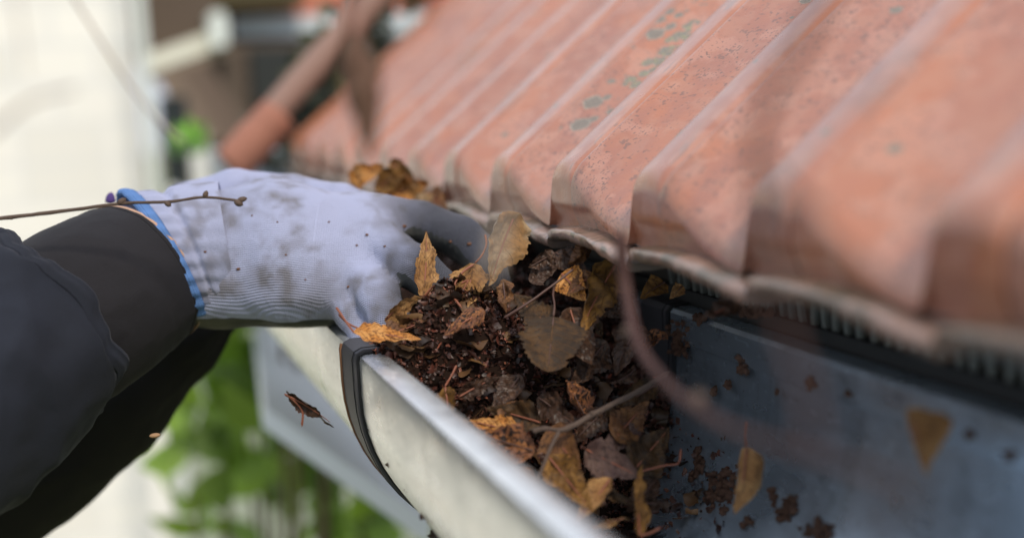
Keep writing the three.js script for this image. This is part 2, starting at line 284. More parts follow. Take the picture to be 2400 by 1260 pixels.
{ // gable of the house further back
  const h = thing('gable_house', 'brown gabled house with cream bargeboard and taupe soffit behind white wall', 'house');
  const t = 7.2, brown = std(S(88, 74, 66), 0.9), cream = std(S(214, 216, 204), 0.7), taupe = std(S(132, 118, 104), 0.85);
  const sl = (px0, py0, px1, py1, w, m, name, tt, th = 0.12) => { const a = at(px0, py0, tt), b = at(px1, py1, tt), L = a.distanceTo(b), g = boxG(0, -w / 2, -th, L, w / 2, 0, 0.006), an = Math.atan2(b.y - a.y, b.x - a.x); g.rotateZ(an); g.translate(a.x, a.y, (a.z + b.z) / 2); return obj(name, g, m, h); };
  sl(300, 60, 500, -10, 0.26, std(S(84, 72, 62), 0.9), 'roof_edge', t, 0.5);
  sl(300, -60, 700, -90, 0.25, std(S(74, 66, 44), 0.9), 'roof_edge', t + 0.1, 0.5);
  sl(345, 150, 515, 88, 0.055, cream, 'bargeboard', t - 0.05);
  obj('gutter_end', bgBox(492, 28, 532, 108, t - 0.1, 0.12, 0.01), std(S(214, 224, 222), 0.5), h);
  sl(350, 178, 530, 118, 0.03, taupe, 'soffit', t - 0.02, 0.4);
  for (let i = 0; i < 4; i++) sl(385 + i * 26, 165 - i * 4, 478 + i * 30, 330 - i * 6, 0.06, std(S(124 - i * 9, 110 - i * 9, 98 - i * 8), 0.85), 'soffit_board', t + 0.02 * i, 0.05);
  obj('wall', bgBox(470, 100, 800, 420, t + 0.5, 0.2), std(S(92, 82, 74), 0.9), h);
  obj('dark_opening', bgBox(585, 110, 790, 240, t + 0.4, 0.06), std(S(30, 34, 32), 0.4), h);
  rebase(h);
}
{ // red tiled house with its grey gutter, top left
  const h = thing('red_roofed_house', 'house with orange tiled roof above a pale grey gutter at top left', 'house');
  const g = bgBox(520, -200, 1500, 26, 8.2, 0.4); obj('tile_field', g, std(S(186, 116, 96), 0.9), h);
  for (let i = 0; i < 16; i++) obj('roof_tile', bgBox(524 + i * 38, -40, 558 + i * 38, 24 - i * 2, 8.15, 0.06, 0.01), std(S(190 + (i % 3) * 8, 122 - (i % 2) * 8, 102), 0.9), h);
  const c = bgBox(530, 32, 1300, 78, 8.0, 0.12, 0.01); obj('gutter', c, std(S(186, 196, 204), 0.5), h);
  obj('wall', bgBox(520, 70, 1500, 460, 8.6, 0.2), std(S(70, 64, 58), 0.9), h);
  rebase(h);
}
{ // next roof along the row, past the valley
  const r = thing('neighbouring_roof', 'tiled verge of the next roof with a bright orange end tile, beyond the main roof', 'roof');
  const run = (px, py, t, l, r, n, m) => { const a = at(px, py, t), d = V(Math.cos(PITCH + 0.1), Math.sin(PITCH + 0.1), 0); return obj(n, tube([0, 0.33, 0.66, 1].map((k) => a.clone().addScaledVector(d, k * l)), [r, r * 1.04, r, r * 0.97], 14, 6, 0.1), m, r0); };
  const r0 = r; run(535, 398, 2.75, 0.10, 0.025, 'end_tile', std(S(150, 102, 85), 0.8)); run(560, 352, 2.85, 0.7, 0.0185, 'verge_tile', std(S(140, 114, 104), 0.8));
  const bb = (() => { const a = at(560, 400, 2.95); return boxG(a.x, a.y - 0.2, a.z - 0.4, a.x + 0.08, a.y + 0.02, a.z - 0.05, 0.004); })(); obj('fascia', bb, std(S(150, 160, 166), 0.6), r);
  rebase(r);
}
// pale panel of a lower canopy, seen below the gutter
{
  const c = thing('canopy_panel', 'pale grey lean-to canopy panel below the gutter', 'canopy'); const t0 = 2.4;
  const q = [[596, 740], [622, 955], [1010, 1225], [1040, 820]].map(([x, y], i) => at(x, y, t0 + [1.3, -0.15, -0.3, 1.2][i]));
  const n = q[1].clone().sub(q[0]).cross(q[3].clone().sub(q[0])).normalize().multiplyScalar(0.02);
  const g = grid(1, 1, (u, v) => q[0].clone().lerp(q[3], u).lerp(q[1].clone().lerp(q[2], u), v)), g2 = grid(1, 1, (u, v) => q[0].clone().lerp(q[3], u).lerp(q[1].clone().lerp(q[2], u), v).sub(n));
  const e = (a, b) => grid(1, 1, (u, v) => a.clone().lerp(b, u).sub(n.clone().multiplyScalar(v)));
  obj('panel', creased(mergeGeometries([g, g2, e(q[0], q[1]), e(q[1], q[2]), e(q[2], q[3]), e(q[3], q[0])]), 0.5), std(S(214, 220, 224), 0.5), c);
  rebase(c);
}
struct('garden_wall', bgBox(430, 690, 1300, 2400, 7.6, 0.2), std(S(150, 160, 146), 0.95));
// green shrub leaves below the gutter
const leafQuad = (() => { const g = grid(4, 6, (u, v) => { const w = Math.sin(Math.PI * Math.pow(v, 0.75)) * 0.32, a = (u - 0.5) * 2; return V(a * w, v, 0.16 * Math.abs(a) * w - 0.22 * v * v); }); return g; })();
function bush(name, label, spots, hue, size, group) {
  const b = thing(name, label, 'shrub', group), leafM = [0, 1, 2].map((k) => std(new THREE.Color().setRGB(hue[0] * (0.75 + k * 0.3), hue[1] * (0.75 + k * 0.3), hue[2]), 0.55, { transmission: 0.35 }));
  const base = at(spots[0][0] + 60, 1500, spots[0][2]); base.y = -3.05; const stems = [], m4 = new THREE.Matrix4(), q = new THREE.Quaternion(), lists = [[], [], []];
  for (const [px, py, t, rad, n] of spots) {
    const c = at(px, py, t); stems.push(tube([base.clone().add(V(rr(-0.1, 0.1), 0, rr(-0.1, 0.1))), base.clone().lerp(c, 0.55).add(V(rr(-0.08, 0.08), 0.1, 0)), c.clone()], [0.016, 0.009, 0.003], 6, 6));
    for (let i = 0; i < n; i++) { const p = c.clone().add(V(rr(-1, 1), rr(-1, 1), rr(-1, 1)).multiplyScalar(rad)); q.setFromEuler(new THREE.Euler(rr(-1.2, 0.9), rr(0, 6.3), rr(-1.9, 1.9))); const s = size * rr(0.6, 1.2); lists[i % 3].push(m4.clone().compose(p, q, V(s, s, s))); }
  }
  obj('stems', mergeGeometries(stems), std(S(90, 76, 56), 0.9), b);
  lists.forEach((l, k) => { const im = new THREE.InstancedMesh(leafQuad, leafM[k], l.length); l.forEach((m, i) => im.setMatrixAt(i, m)); im.name = 'foliage'; im.userData.kind = 'stuff'; im.castShadow = im.receiveShadow = true; b.add(im); });
  return b;
}
seed = 41;
bush('garden_shrub', 'bright green leafy shrub below the dark sleeve and gutter', [[560, 860, 3.4, 0.09, 26], [520, 1000, 3.5, 0.10, 26], [640, 1010, 3.3, 0.08, 22], [450, 1040, 3.4, 0.04, 8], [760, 1080, 3.3, 0.09, 20], [700, 1180, 3.6, 0.1, 14], [860, 1200, 3.3, 0.1, 22], [960, 1240, 3.2, 0.1, 22], [540, 1220, 3.7, 0.1, 12], [590, 790, 3.5, 0.06, 14]], [0.23, 0.37, 0.05], 0.085);
bush('garden_shrub', 'small sprig of green leaves in front of the dark window', [[432, 342, 4.6, 0.03, 12]], [0.14, 0.34, 0.03], 0.05);
bush('garden_shrub', 'green foliage in the gap between the two tiled roofs', [[690, 290, 3.0, 0.035, 50], [735, 215, 3.0, 0.035, 50], [780, 150, 3.0, 0.035, 50], [830, 90, 3.05, 0.035, 50], [890, 20, 3.1, 0.04, 60], [655, 345, 3.0, 0.03, 30], [950, -40, 3.1, 0.04, 40]], [0.10, 0.115, 0.065], 0.03);

// ================================================================ LEAVES
const VEIN = (g, w, h, col) => { g.strokeStyle = col; g.lineCap = 'round'; g.lineWidth = 2.6; g.beginPath(); g.moveTo(w / 2, h); g.lineTo(w / 2, h * 0.04); g.stroke(); for (let i = 0; i < 7; i++) { const y = h * (0.93 - i * 0.115); for (const s of [-1, 1]) { g.lineWidth = 1.6; g.beginPath(); g.moveTo(w / 2, y); g.quadraticCurveTo(w / 2 + s * w * 0.2, y - h * 0.07, w / 2 + s * w * 0.47, y - h * 0.2); g.stroke(); for (let j = 1; j < 5; j++) { g.lineWidth = 0.6; const t = j / 5, x = w / 2 + s * w * 0.46 * t, yy = y - h * 0.2 * t * t - h * 0.03 * t; g.beginPath(); g.moveTo(x, yy); g.lineTo(x + s * w * 0.06, yy - h * 0.055); g.stroke(); } } } };
function leafTex(base, alt, spot, vein, spots, k) {
  const w = 256, h = 320, c = document.createElement('canvas'); c.width = w; c.height = h; const g = c.getContext('2d'), im = g.createImageData(w, h);
  for (let y = 0; y < h; y++) for (let x = 0; x < w; x++) { const o = (y * w + x) * 4, n = fbm(x / 70 + k * 5, y / 70, k, 4), m = fbm(x / 14, y / 14 + k, k + 3, 3), q = fbm(x / 5, y / 5, k + 9, 2), cc = mix3(mix3(base, alt, sst(0.35, 0.65, n)), spot, spots * sst(0.56, 0.66, m) + 0.5 * spots * sst(0.66, 0.74, q)); for (let i = 0; i < 3; i++) im.data[o + i] = cc[i] * (0.88 + 0.24 * q); im.data[o + 3] = 255; }
  g.putImageData(im, 0, 0); VEIN(g, w, h, vein);
  const t = new THREE.CanvasTexture(c); t.colorSpace = THREE.SRGBColorSpace; t.wrapS = t.wrapT = THREE.MirroredRepeatWrapping; return t;
}
const leafBump = (() => { const w = 256, h = 320, c = document.createElement('canvas'); c.width = w; c.height = h; const g = c.getContext('2d'); g.fillStyle = '#666'; g.fillRect(0, 0, w, h); for (let i = 0; i < 500; i++) { const v = 80 + rnd() * 60; g.fillStyle = `rgba(${v},${v},${v},0.5)`; g.beginPath(); g.arc(rnd() * w, rnd() * h, 3 + rnd() * 12, 0, 7); g.fill(); } VEIN(g, w, h, '#e8e8e8'); const t = new THREE.CanvasTexture(c); return t; })();
const LM = {};
for (const [k, [b, a, s, v, n, rough, tr]] of Object.entries({
  tan: [[166, 128, 82], [136, 98, 58], [86, 60, 38], 'rgba(112,76,46,0.7)', 0.6, 0.75, 0.15],
  pale: [[160, 138, 108], [150, 114, 72], [120, 92, 62], 'rgba(140,116,86,0.6)', 0.35, 0.8, 0.3],
  orange: [[182, 122, 58], [196, 144, 84], [92, 56, 30], 'rgba(112,62,30,0.7)', 0.7, 0.7, 0.15],
  speck: [[150, 98, 56], [110, 72, 52], [42, 30, 26], 'rgba(50,32,28,0.8)', 1.0, 0.6, 0.15],
  brown: [[98, 66, 42], [116, 80, 48], [62, 42, 30], 'rgba(84,56,36,0.7)', 0.5, 0.55, 0.15],
  olive: [[74, 52, 28], [52, 38, 24], [38, 29, 22], 'rgba(120,88,58,0.75)', 0.6, 0.6, 0.1],
  dark: [[62, 44, 34], [78, 56, 42], [34, 26, 22], 'rgba(96,70,54,0.6)', 0.6, 0.38, 0.05],
  purple: [[74, 56, 52], [92, 72, 64], [40, 30, 30], 'rgba(110,84,72,0.6)', 0.5, 0.4, 0.05],
  gold: [[136, 98, 46], [108, 76, 36], [70, 48, 26], 'rgba(96,66,36,0.7)', 0.6, 0.6, 0.25],
})) LM[k] = std(0xffffff, rough, { map: leafTex(b, a, s, v, n, k.length + b[0]), bumpMap: leafBump, bumpScale: 0.0006, transmission: tr, specularIntensity: 0.4 });
M.stalk = std(S(122, 70, 48), 0.55); M.stalkDark = std(S(70, 44, 34), 0.55);
function leafGeo(L, W, kx, ky, crink, k, twist = 0, round = 0, fold = 0) {
  const NU = 14, NV = 56, sp = [V(0, 0, 0)], ang = [0]; let th = 0; // spine in the y-z plane
  for (let i = 1; i <= NV; i++) { th += ky / NV; ang.push(th); const p = sp[i - 1].clone(); p.y += Math.cos(th) * L / NV; p.z += Math.sin(th) * L / NV; sp.push(p); }
  const nr = V(0, 0, 0);
  return { sp, g: grid(NU, NV, (uu, v) => {
    const a = (uu - 0.5) * 2, i = Math.round(v * NV), sh = Math.pow(clamp(v / 0.28), 0.55) * Math.pow(clamp((1 - v) / 0.72), round ? 0.42 : 0.82), tooth = 1 + 0.13 * (((v * 13 + 0.2) % 1) - 0.6) * (v > 0.1 ? 1 : 0) * (0.7 + 0.6 * hash(Math.floor(v * 13), a > 0 ? 1 : 0, k)), rag = 1 - 0.22 * sst(0.62, 0.8, noise(v * 9 + k * 3, a > 0 ? 5 : 1, k));
    const w = W / 2 * sh * (Math.abs(a) > 0.99 ? tooth : 1) * mix(1, rag, Math.abs(a)), x0 = a * w, t = twist * v, ph = x0 * kx, x = Math.abs(kx) > 1e-3 ? Math.sin(ph) / kx : x0, z = (Math.abs(kx) > 1e-3 ? (1 - Math.cos(ph)) / kx : 0) + (0.125 + fold) * Math.abs(x0) + crink * L * (fbm(x0 / L * 5 + k, v * 5, k, 3) - 0.5);
    nr.set(0, -Math.sin(ang[i]), Math.cos(ang[i])); const X = Math.cos(t) * x - Math.sin(t) * z, Z = Math.sin(t) * x + Math.cos(t) * z;
    return V(X, 0, 0).add(sp[i]).addScaledVector(nr, Z);
  }, (u, v) => [u, v]) };
}
let leafK = 0;
// base (stalk end) and tip given where they lie, roll about the leaf's own length, curls in radians per length
function leaf(b, t, wid, mat, label, o = {}) {
  const { roll = 0, kx = 0, ky = 0.3, fold = 0, crink = 0.24, stalk = null, twist = 0, name = 'dead_leaf', group = null, sm = M.stalk, face = null } = o; leafK++;
  const L0 = b.distanceTo(t), L = L0 * (1 + ky * ky / 24), r = leafGeo(L, wid * L, kx / (wid * L), ky, crink, leafK, twist, o.round, fold);
  const end = r.sp[r.sp.length - 1].clone().normalize(), y = t.clone().sub(b).normalize(), c = face ?? camPos.clone().sub(b.clone().lerp(t, 0.5)).normalize();
  let x = y.clone().cross(c).normalize(), z = x.clone().cross(y); x.applyAxisAngle(y, roll); z.applyAxisAngle(y, roll);
  const lx = V(1, 0, 0), lz = lx.clone().cross(end), A = new THREE.Matrix4().makeBasis(lx, end, lz), B = new THREE.Matrix4().makeBasis(x, y, z), m = B.multiply(A.transpose());
  m.setPosition(b); r.g.applyMatrix4(m);
  const f = thing(name, label, 'dead leaf', group);
  obj('blade', r.g, LM[mat], f);
  const rib = []; for (let i = 0; i <= 50; i += 5) rib.push(r.sp[i].clone().applyMatrix4(m).addScaledVector(z, 0.0001));
  obj('midrib', tube(rib, [0.00055, 0.0004, 0.00015], 6, 2), sm, f);
  if (stalk) obj('stalk', tube([b.clone(), ...stalk], [0.0006, 0.0005, 0.0007], 7, 6, 0.3), sm, f);
  return rebase(f);
}
const tP = (py) => 1.135 - (py - 700) / 560 * 0.125;       // the litter's face leans toward the camera as it goes down
const A = (px, py, dt = 0) => at(px, py, tP(py) + dt);

// ================================================================ LITTER
const floorY = (x) => -0.0195 - Math.sqrt(Math.max(0, GR * GR - (x - GR) * (x - GR)));
function pileY(x, z) {
  const hump = 0.030 * Math.exp(-((x - 0.056) ** 2) / 0.0018 - ((z + 0.006) ** 2) / 0.0009);
  const right = -0.026 * sst(0.09, 0.14, x) * sst(-0.05, -0.01, z) + 0.020 * sst(0.07, 0.13, x) * sst(-0.015, -0.06, z), n = (fbm(x * 42, z * 60, 2, 4) - 0.5) * 0.026, edge = -0.008 * sst(0.02, 0.0, x);
  const top = -0.006 + hump + right + edge;
  const fall = sst(0.0 + 0.012 * (fbm(x * 30, 3, 1) - 0.5), 0.075, z + (x > 0.1 ? (x - 0.1) * 0.3 : 0));
  return Math.max(mix(top, -0.12, fall) + n * (1 - fall * 0.5), floorY(x) + 0.0008);
}
{
  seed = 5;
  const base = grid(60, 150, (u, v) => { const x = mix(0.0025, GW - 0.004, u), z = mix(0.11, -0.68, v * v * 0.75 + v * 0.25); return V(x, pileY(x, z) - 0.0016, z); });
  const humus = std(S(34, 24, 19), 0.95, { specularIntensity: 0.15 });
  const parts = [], col = [], c = new THREE.Color(), m4 = new THREE.Matrix4(), q = new THREE.Quaternion();
  const flake = [0, 1, 2, 3, 4].map((k) => { const n = 3, g = grid(n, n, (u, v) => { const a = u - 0.5, b = v - 0.5; const r = 1 + 0.5 * (hash(Math.round(u * n), Math.round(v * n), k) - 0.5); return V(a * r, (0.5 * a * a - 0.4 * b * b) * (k - 1.5) + 0.35 * (hash(Math.round(u * n), Math.round(v * n), k + 20) - 0.5), b * r * (0.5 + 0.12 * k)); }); g.deleteAttribute('uv'); return g; });
  const pal = [[74, 44, 34], [92, 56, 44], [60, 38, 30], [112, 70, 54], [50, 34, 28], [84, 46, 36]];
  const N = 24000;
  for (let i = 0; i < N; i++) {
    const x = rr(0.004, GW - 0.006), z = i < 20000 ? rr(-0.065, 0.1) : rr(-0.62, -0.05), y0 = pileY(x, z), on = y0 > floorY(x) + 0.003;
    if (!on && rnd() > 0.05) continue;
    const s = (rnd() < 0.12 ? rr(0.003, 0.0065) : rr(0.0009, 0.0034)); q.setFromEuler(new THREE.Euler(rr(-1.3, 1.3), rr(0, 6.3), rr(-1.3, 1.3)));
    m4.compose(V(x, y0 + rr(-0.001, 0.0022), z), q, V(s, s * 0.8, s)); const g = flake[i % 5].clone().applyMatrix4(m4); parts.push(g);
    const p = pal[Math.floor(rnd() * 6)], l = rnd() < 0.035 ? 1.9 : rr(0.55, 1.1); c.setRGB(p[0] * l / 255, p[1] * l / 255, p[2] * l / 255, THREE.SRGBColorSpace); for (let k = 0; k < g.attributes.position.count; k++) col.push(c.r, c.g, c.b);
  }
  for (let i = 0; i < 460; i++) {                     // torn, curled scraps of leaf among the crumbs
    const x = rr(0.018, GW - 0.016), z = rr(-0.055, 0.085), y0 = pileY(x, z); if (y0 < floorY(x) + 0.003 && rnd() > 0.3) continue;
    const L = rr(0.005, 0.016), W = L * rr(0.4, 0.9), cx = rr(-2.6, 2.6), cy = rr(-1.4, 1.4), kk = i;
    const g = grid(5, 6, (u, v) => { const a = (u - 0.5) * (1 + 0.5 * (hash(Math.round(v * 6), u > 0.5 ? 1 : 0, kk) - 0.5)), b = v - 0.5; return V(Math.sin(a * cx) / cx * W, L * ((1 - Math.cos(a * cx)) / cx * 0.8 + (1 - Math.cos(b * cy)) / cy * 0.8 + 0.12 * (noise(u * 4, v * 4, kk) - 0.5)), b * L); }); g.deleteAttribute('uv');
    q.setFromEuler(new THREE.Euler(rr(-0.9, 0.9), rr(0, 6.3), rr(-0.9, 0.9))); m4.compose(V(x, y0 + rr(0, 0.003), z), q, V(1, 1, 1)); g.applyMatrix4(m4); parts.push(g);
    const p = [[84, 60, 40], [66, 46, 34], [112, 80, 50], [58, 40, 30], [132, 98, 62], [74, 50, 40]][i % 6], l = rr(0.5, 0.9); c.setRGB(p[0] * l / 255, p[1] * l / 255, p[2] * l / 255, THREE.SRGBColorSpace); for (let k = 0; k < g.attributes.position.count; k++) col.push(c.r, c.g, c.b);
  }
  const fl = mergeGeometries(parts); fl.setAttribute('color', new THREE.Float32BufferAttribute(col, 3));
  const litter = thing('leaf_mould', 'wet dark red-brown leaf mould heaped in the gutter', 'leaf mould'); litter.userData.kind = 'stuff';
  obj('crumbs', fl, std(0xffffff, 0.46, { vertexColors: true, specularIntensity: 0.8 }), litter).userData.kind = 'stuff'; obj('bed', base, humus, litter).userData.kind = 'stuff';
}
seed = 12;
leaf(A(990, 700, 0.012), A(998, 540, 0.012), 0.42, 'tan', 'narrow tan leaf standing upright against the glove fingers', { roll: 0.5, kx: 1.6, ky: -0.35, crink: 0.22, twist: 0.6, stalk: [A(1022, 668), A(1055, 690), A(1083, 722)] });
leaf(A(1208, 500, -0.004), A(1150, 668, 0.0), 0.74, 'pale', 'large pale tan leaf hanging tip-down beside the tile edge', { roll: -0.55, kx: 1.5, ky: 0.35, crink: 0.3 });
leaf(A(1112, 618, 0.006), A(1082, 728, 0.006), 0.9, 'tan', 'tan leaf with red stalk under the large pale leaf', { roll: 0.3, kx: -0.9, ky: 0.4, stalk: [A(1128, 600), A(1140, 572), A(1137, 548)] });
leaf(A(1098, 655, 0.004), A(1060, 740, 0.01), 0.7, 'tan', 'folded tan leaf sunk in the mould left of the red stalk', { roll: -0.5, kx: 1.2, stalk: [A(1066, 668), A(1082, 640), A(1112, 618)] });
leaf(A(900, 752, -0.004), A(992, 690, 0.0), 0.62, 'tan', 'curled tan leaf on the heap touching the glove', { roll: 0.9, kx: 1.6, ky: 0.7 });
leaf(A(832, 782, -0.02), A(985, 802, -0.02), 0.42, 'orange', 'orange tan leaf with long red stalk lying on the rim', { roll: -0.75, kx: 1.1, ky: -0.5, stalk: [A(815, 760, -0.02), A(800, 738, -0.02), A(787, 719, -0.02)] });
leaf(A(880, 790, -0.01), A(1010, 745, 0.0), 0.4, 'brown', 'brown leaf under the orange leaf on the rim', { roll: -0.9, kx: 0.8, stalk: [A(845, 772, -0.015), A(815, 757, -0.015), A(792, 735, -0.015)] });
leaf(A(1134, 728, -0.02), A(1040, 785, -0.022), 0.55, 'speck', 'small purplish curled leaf lying on the mould heap', { roll: 0.3, kx: -1.8, ky: -0.3 });
leaf(A(1298, 742, -0.03), A(1284, 872, -0.036), 1.12, 'olive', 'broad dark brown leaf with clear veins facing forward', { roll: 0.05, kx: 0.4, ky: 0.15, crink: 0.1, round: 1, sm: M.stalkDark, stalk: [A(1300, 715, -0.03), A(1297, 690, -0.026), A(1302, 660, -0.02)] });
leaf(A(1292, 765, -0.024), A(1205, 690, -0.01), 0.7, 'olive', 'dark olive leaf behind the broad veined leaf', { roll: 0.4, kx: 0.8 });
leaf(A(1335, 720, -0.018), A(1385, 860, -0.012), 0.75, 'dark', 'sodden dark leaf right of the broad veined leaf', { roll: -0.3, kx: 0.7 });
leaf(A(1315, 640, 0.0), A(1375, 705, -0.01), 0.9, 'orange', 'small orange leaf below the tile lip', { roll: 0.2, kx: 0.6 });
leaf(A(1448, 612, -0.02), A(1358, 782, -0.03), 0.5, 'gold', 'yellow brown serrated leaf under the tile edge', { roll: -0.5, kx: 0.9, ky: 0.3 });
leaf(A(1390, 640, -0.01), A(1330, 690, -0.01), 0.8, 'brown', 'brown leaf tucked under the tile lip', { roll: 0.5, kx: 0.7 });
leaf(A(1043, 905, -0.004), A(1052, 990, -0.004), 0.7, 'gold', 'yellow leaf with thin stalk beside the inner rim', { roll: 0.5, kx: 0.9, stalk: [A(1052, 890), A(1062, 872), A(1070, 855)] });
leaf(A(1252, 1056, -0.01), A(1105, 1012, -0.012), 0.72, 'speck', 'black-speckled orange leaf next to the rim', { roll: 0.15, kx: 0.6, ky: 0.2, sm: M.stalkDark });
leaf(A(1215, 1010, 0.0), A(1100, 985, 0.0), 0.6, 'orange', 'orange leaf edge behind the speckled leaf', { roll: 0.3, kx: 0.5 });
leaf(A(1268, 990, 0.0), A(1140, 955, 0.004), 0.7, 'olive', 'dark shiny leaf above the speckled leaf', { roll: -0.2, kx: 0.7 });
leaf(A(1285, 1005, -0.004), A(1362, 1100, -0.012), 0.85, 'brown', 'smooth warm brown leaf under the forked twig', { roll: 0.2, kx: 0.8, ky: -0.3, crink: 0.08 });
leaf(A(1285, 1068, -0.012), A(1388, 1195, -0.02), 0.6, 'gold', 'folded golden leaf near the bottom of the heap', { roll: -0.2, kx: 1.4, ky: 0.2 });
leaf(A(1432, 1120, -0.018), A(1345, 1222, -0.02), 0.5, 'tan', 'tan leaf folded to a point beside the golden leaf', { roll: 0.5, kx: 2.2, ky: 0.4 });
leaf(A(1372, 1052, -0.004), A(1500, 1118, -0.018), 0.75, 'purple', 'broad purple brown leaf with serrated edge at right of heap', { roll: 0.1, kx: 0.5, crink: 0.1 });
leaf(A(1480, 1110, 0.0), A(1572, 1000, 0.0), 0.75, 'olive', 'mottled leaf standing against the back wall of the gutter', { roll: 0.2, kx: 0.4, stalk: [A(1560, 1090), A(1590, 1085), A(1597, 1050)] });
leaf(A(1440, 1030, 0.004), A(1520, 940, 0.006), 0.8, 'brown', 'brown leaf half hidden above the twig', { roll: 0.3, kx: 0.6 });
leaf(A(1500, 1255, -0.02), A(1500, 1088, -0.025), 0.36, 'gold', 'upright curled golden leaf near the bottom edge', { roll: 0.6, kx: 2.4, ky: 0.35, stalk: [A(1525, 1248, -0.02), A(1550, 1235, -0.02)] });
leaf(A(1390, 1235, -0.02), A(1475, 1212, -0.02), 0.4, 'tan', 'thin tan leaf edge low beside the rim', { roll: 1.0, kx: 1.2 });
leaf(A(1075, 930, 0.0), A(1170, 880, 0.0), 0.5, 'dark', 'dark wet leaf pressed into the mould', { roll: 0.5, kx: 0.5 });
for (const [x0, y0, x1, y1, w, m, l] of [[1420, 800, 1340, 905, 0.7, 'dark', 'dark sodden leaf in the hollow below the tile lip'], [1500, 760, 1440, 880, 0.7, 'dark', 'dark leaf standing in the shadow beside the back connector'], [1540, 900, 1440, 960, 0.6, 'olive', 'olive leaf deep in the hollow right of the forked twig'], [1260, 930, 1350, 1000, 0.7, 'dark', 'dark leaf under the broad veined leaf'], [1420, 960, 1340, 1040, 0.6, 'dark', 'dark leaf just above the forked twig'], [1540, 1120, 1470, 1200, 0.7, 'dark', 'dark leaf low by the back wall'], [1420, 1180, 1330, 1150, 0.6, 'dark', 'dark leaf beside the folded golden leaf'], [1220, 880, 1150, 970, 0.6, 'dark', 'dark leaf left of the broad veined leaf on the mould'], [1240, 660, 1310, 620, 0.7, 'dark', 'dark leaf behind the thin dark stalk'], [1480, 700, 1400, 740, 0.8, 'dark', 'dark leaf against the back edge under the tiles'], [1300, 590, 1380, 640, 0.7, 'dark', 'dark scrap of leaf highest under the tile lip'], [1500, 1000, 1420, 1060, 0.6, 'purple', 'purple leaf right of the forked twig end'], [1250, 1100, 1180, 1180, 0.7, 'brown', 'brown leaf between rim and forked twig'], [1560, 660, 1500, 700, 0.8, 'gold', 'golden leaf jammed under the tiles by the back edge'], [1600, 670, 1570, 700, 0.8, 'tan', 'tan leaf tip at the back edge under the tiles']])
  leaf(A(x0, y0, 0.012), A(x1, y1, 0.01), w, m, l, { roll: rr(-0.6, 0.6), kx: rr(0.5, 2.0), ky: rr(-0.5, 0.8), sm: M.stalkDark });
{
  seed = 63; const kinds = ['brown', 'dark', 'olive', 'brown', 'speck', 'dark'];
  const spots = [[1180, 690, 'brown curled leaf on the mould behind the broad veined leaf'], [1240, 740, 'crumpled leaf touching the left edge of the broad veined leaf'], [1390, 770, 'crumpled leaf in the hollow right of the broad veined leaf'], [1440, 690, 'crumpled dark leaf below the tile lip at the reddish twig'], [1350, 930, 'crumpled leaf directly below the broad veined leaf'], [1460, 880, 'crumpled leaf above the thick end of the forked twig'], [1290, 1140, 'crumpled leaf under the short branch of the forked twig'], [1540, 1180, 'crumpled leaf at the foot of the back wall'], [1460, 1160, 'crumpled leaf between the folded and the upright golden leaves'], [1200, 960, 'crumpled leaf in the mould above the speckled leaf'], [1530, 800, 'crumpled leaf against the back connector'], [1270, 610, 'crumpled leaf in the dark gap under the tile lip'], [1360, 590, 'crumpled leaf highest in the dark gap under the tiles']];
  spots.forEach(([px, py, l], i) => { const an = rr(0, 6.3), r = rr(34, 52); leaf(A(px - Math.cos(an) * r, py - Math.sin(an) * r, rr(-0.006, 0.008)), A(px + Math.cos(an) * r, py + Math.sin(an) * r, rr(-0.006, 0.008)), rr(0.55, 0.85), kinds[i % 6], l, { roll: rr(-1, 1), kx: rr(1.2, 3.6) * (i % 3 ? 1 : -1), ky: rr(-1, 1.2), crink: 0.45, twist: rr(-0.8, 0.8), sm: M.stalkDark }); });
}
for (const [x0, y0, x1, y1, w, m, l] of [[820, 425, 905, 385, 0.6, 'orange', 'blurred orange leaf behind the glove, leftmost of the clump'], [880, 440, 960, 395, 0.7, 'gold', 'blurred golden leaf on top of the clump behind the glove'], [915, 380, 985, 440, 0.6, 'tan', 'blurred tan leaf at the peak of the clump'], [900, 462, 1010, 425, 0.6, 'orange', 'blurred rust orange leaf at the right of the clump'], [890, 468, 1025, 462, 0.55, 'pale', 'blurred pale leaf along the top of the glove'], [1000, 450, 1050, 490, 0.7, 'brown', 'blurred brown leaf under the tiles at the clump end']])
  leaf(at(x0, y0, 1.5), at(x1, y1, 1.47), w, m, l, { roll: rr(-0.5, 0.5), kx: rr(0.6, 1.6), ky: rr(-0.6, 0.6) });
// on the clean metal
leaf(at(1750, 1048, 0.985), at(1726, 1205, 0.97), 0.95, 'tan', 'tan leaf rolled into a tube on the back wall', { roll: 0.65, kx: -5.2, ky: 0.35, crink: 0.08, stalk: [at(1747, 1020, 1.0), at(1751, 985, 1.003)] });
leaf(at(2130, 955, 0.79), at(2165, 1112, 0.78), 0.8, 'tan', 'folded tan leaf stuck to the back wall at right', { roll: 0.55, kx: -1.4, ky: 0.2, fold: -1.1 });
leaf(at(1745, 700, 1.0), at(1645, 745, 1.01), 0.7, 'dark', 'dark leaf scrap draped over the back edge', { roll: 0.6, kx: 1.0 });
leaf(at(665, 922, 1.2), at(787, 1000, 1.19), 0.34, 'dark', 'dark curled leaf falling in front of the canopy panel', { roll: 1.0, kx: 1.4, ky: 0.3, name: 'falling_leaf', stalk: [at(690, 940, 1.2), at(708, 965, 1.2), at(707, 1000, 1.2)] });
tag(rebase(obj('wood_chip', new THREE.IcosahedronGeometry(0.0018, 1).scale(1.6, 0.7, 1).translate(...at(362, 1020, 1.15).toArray()), std(S(150, 120, 90), 0.8))), 'pale wood chip falling in front of the black sleeve', 'wood chip');
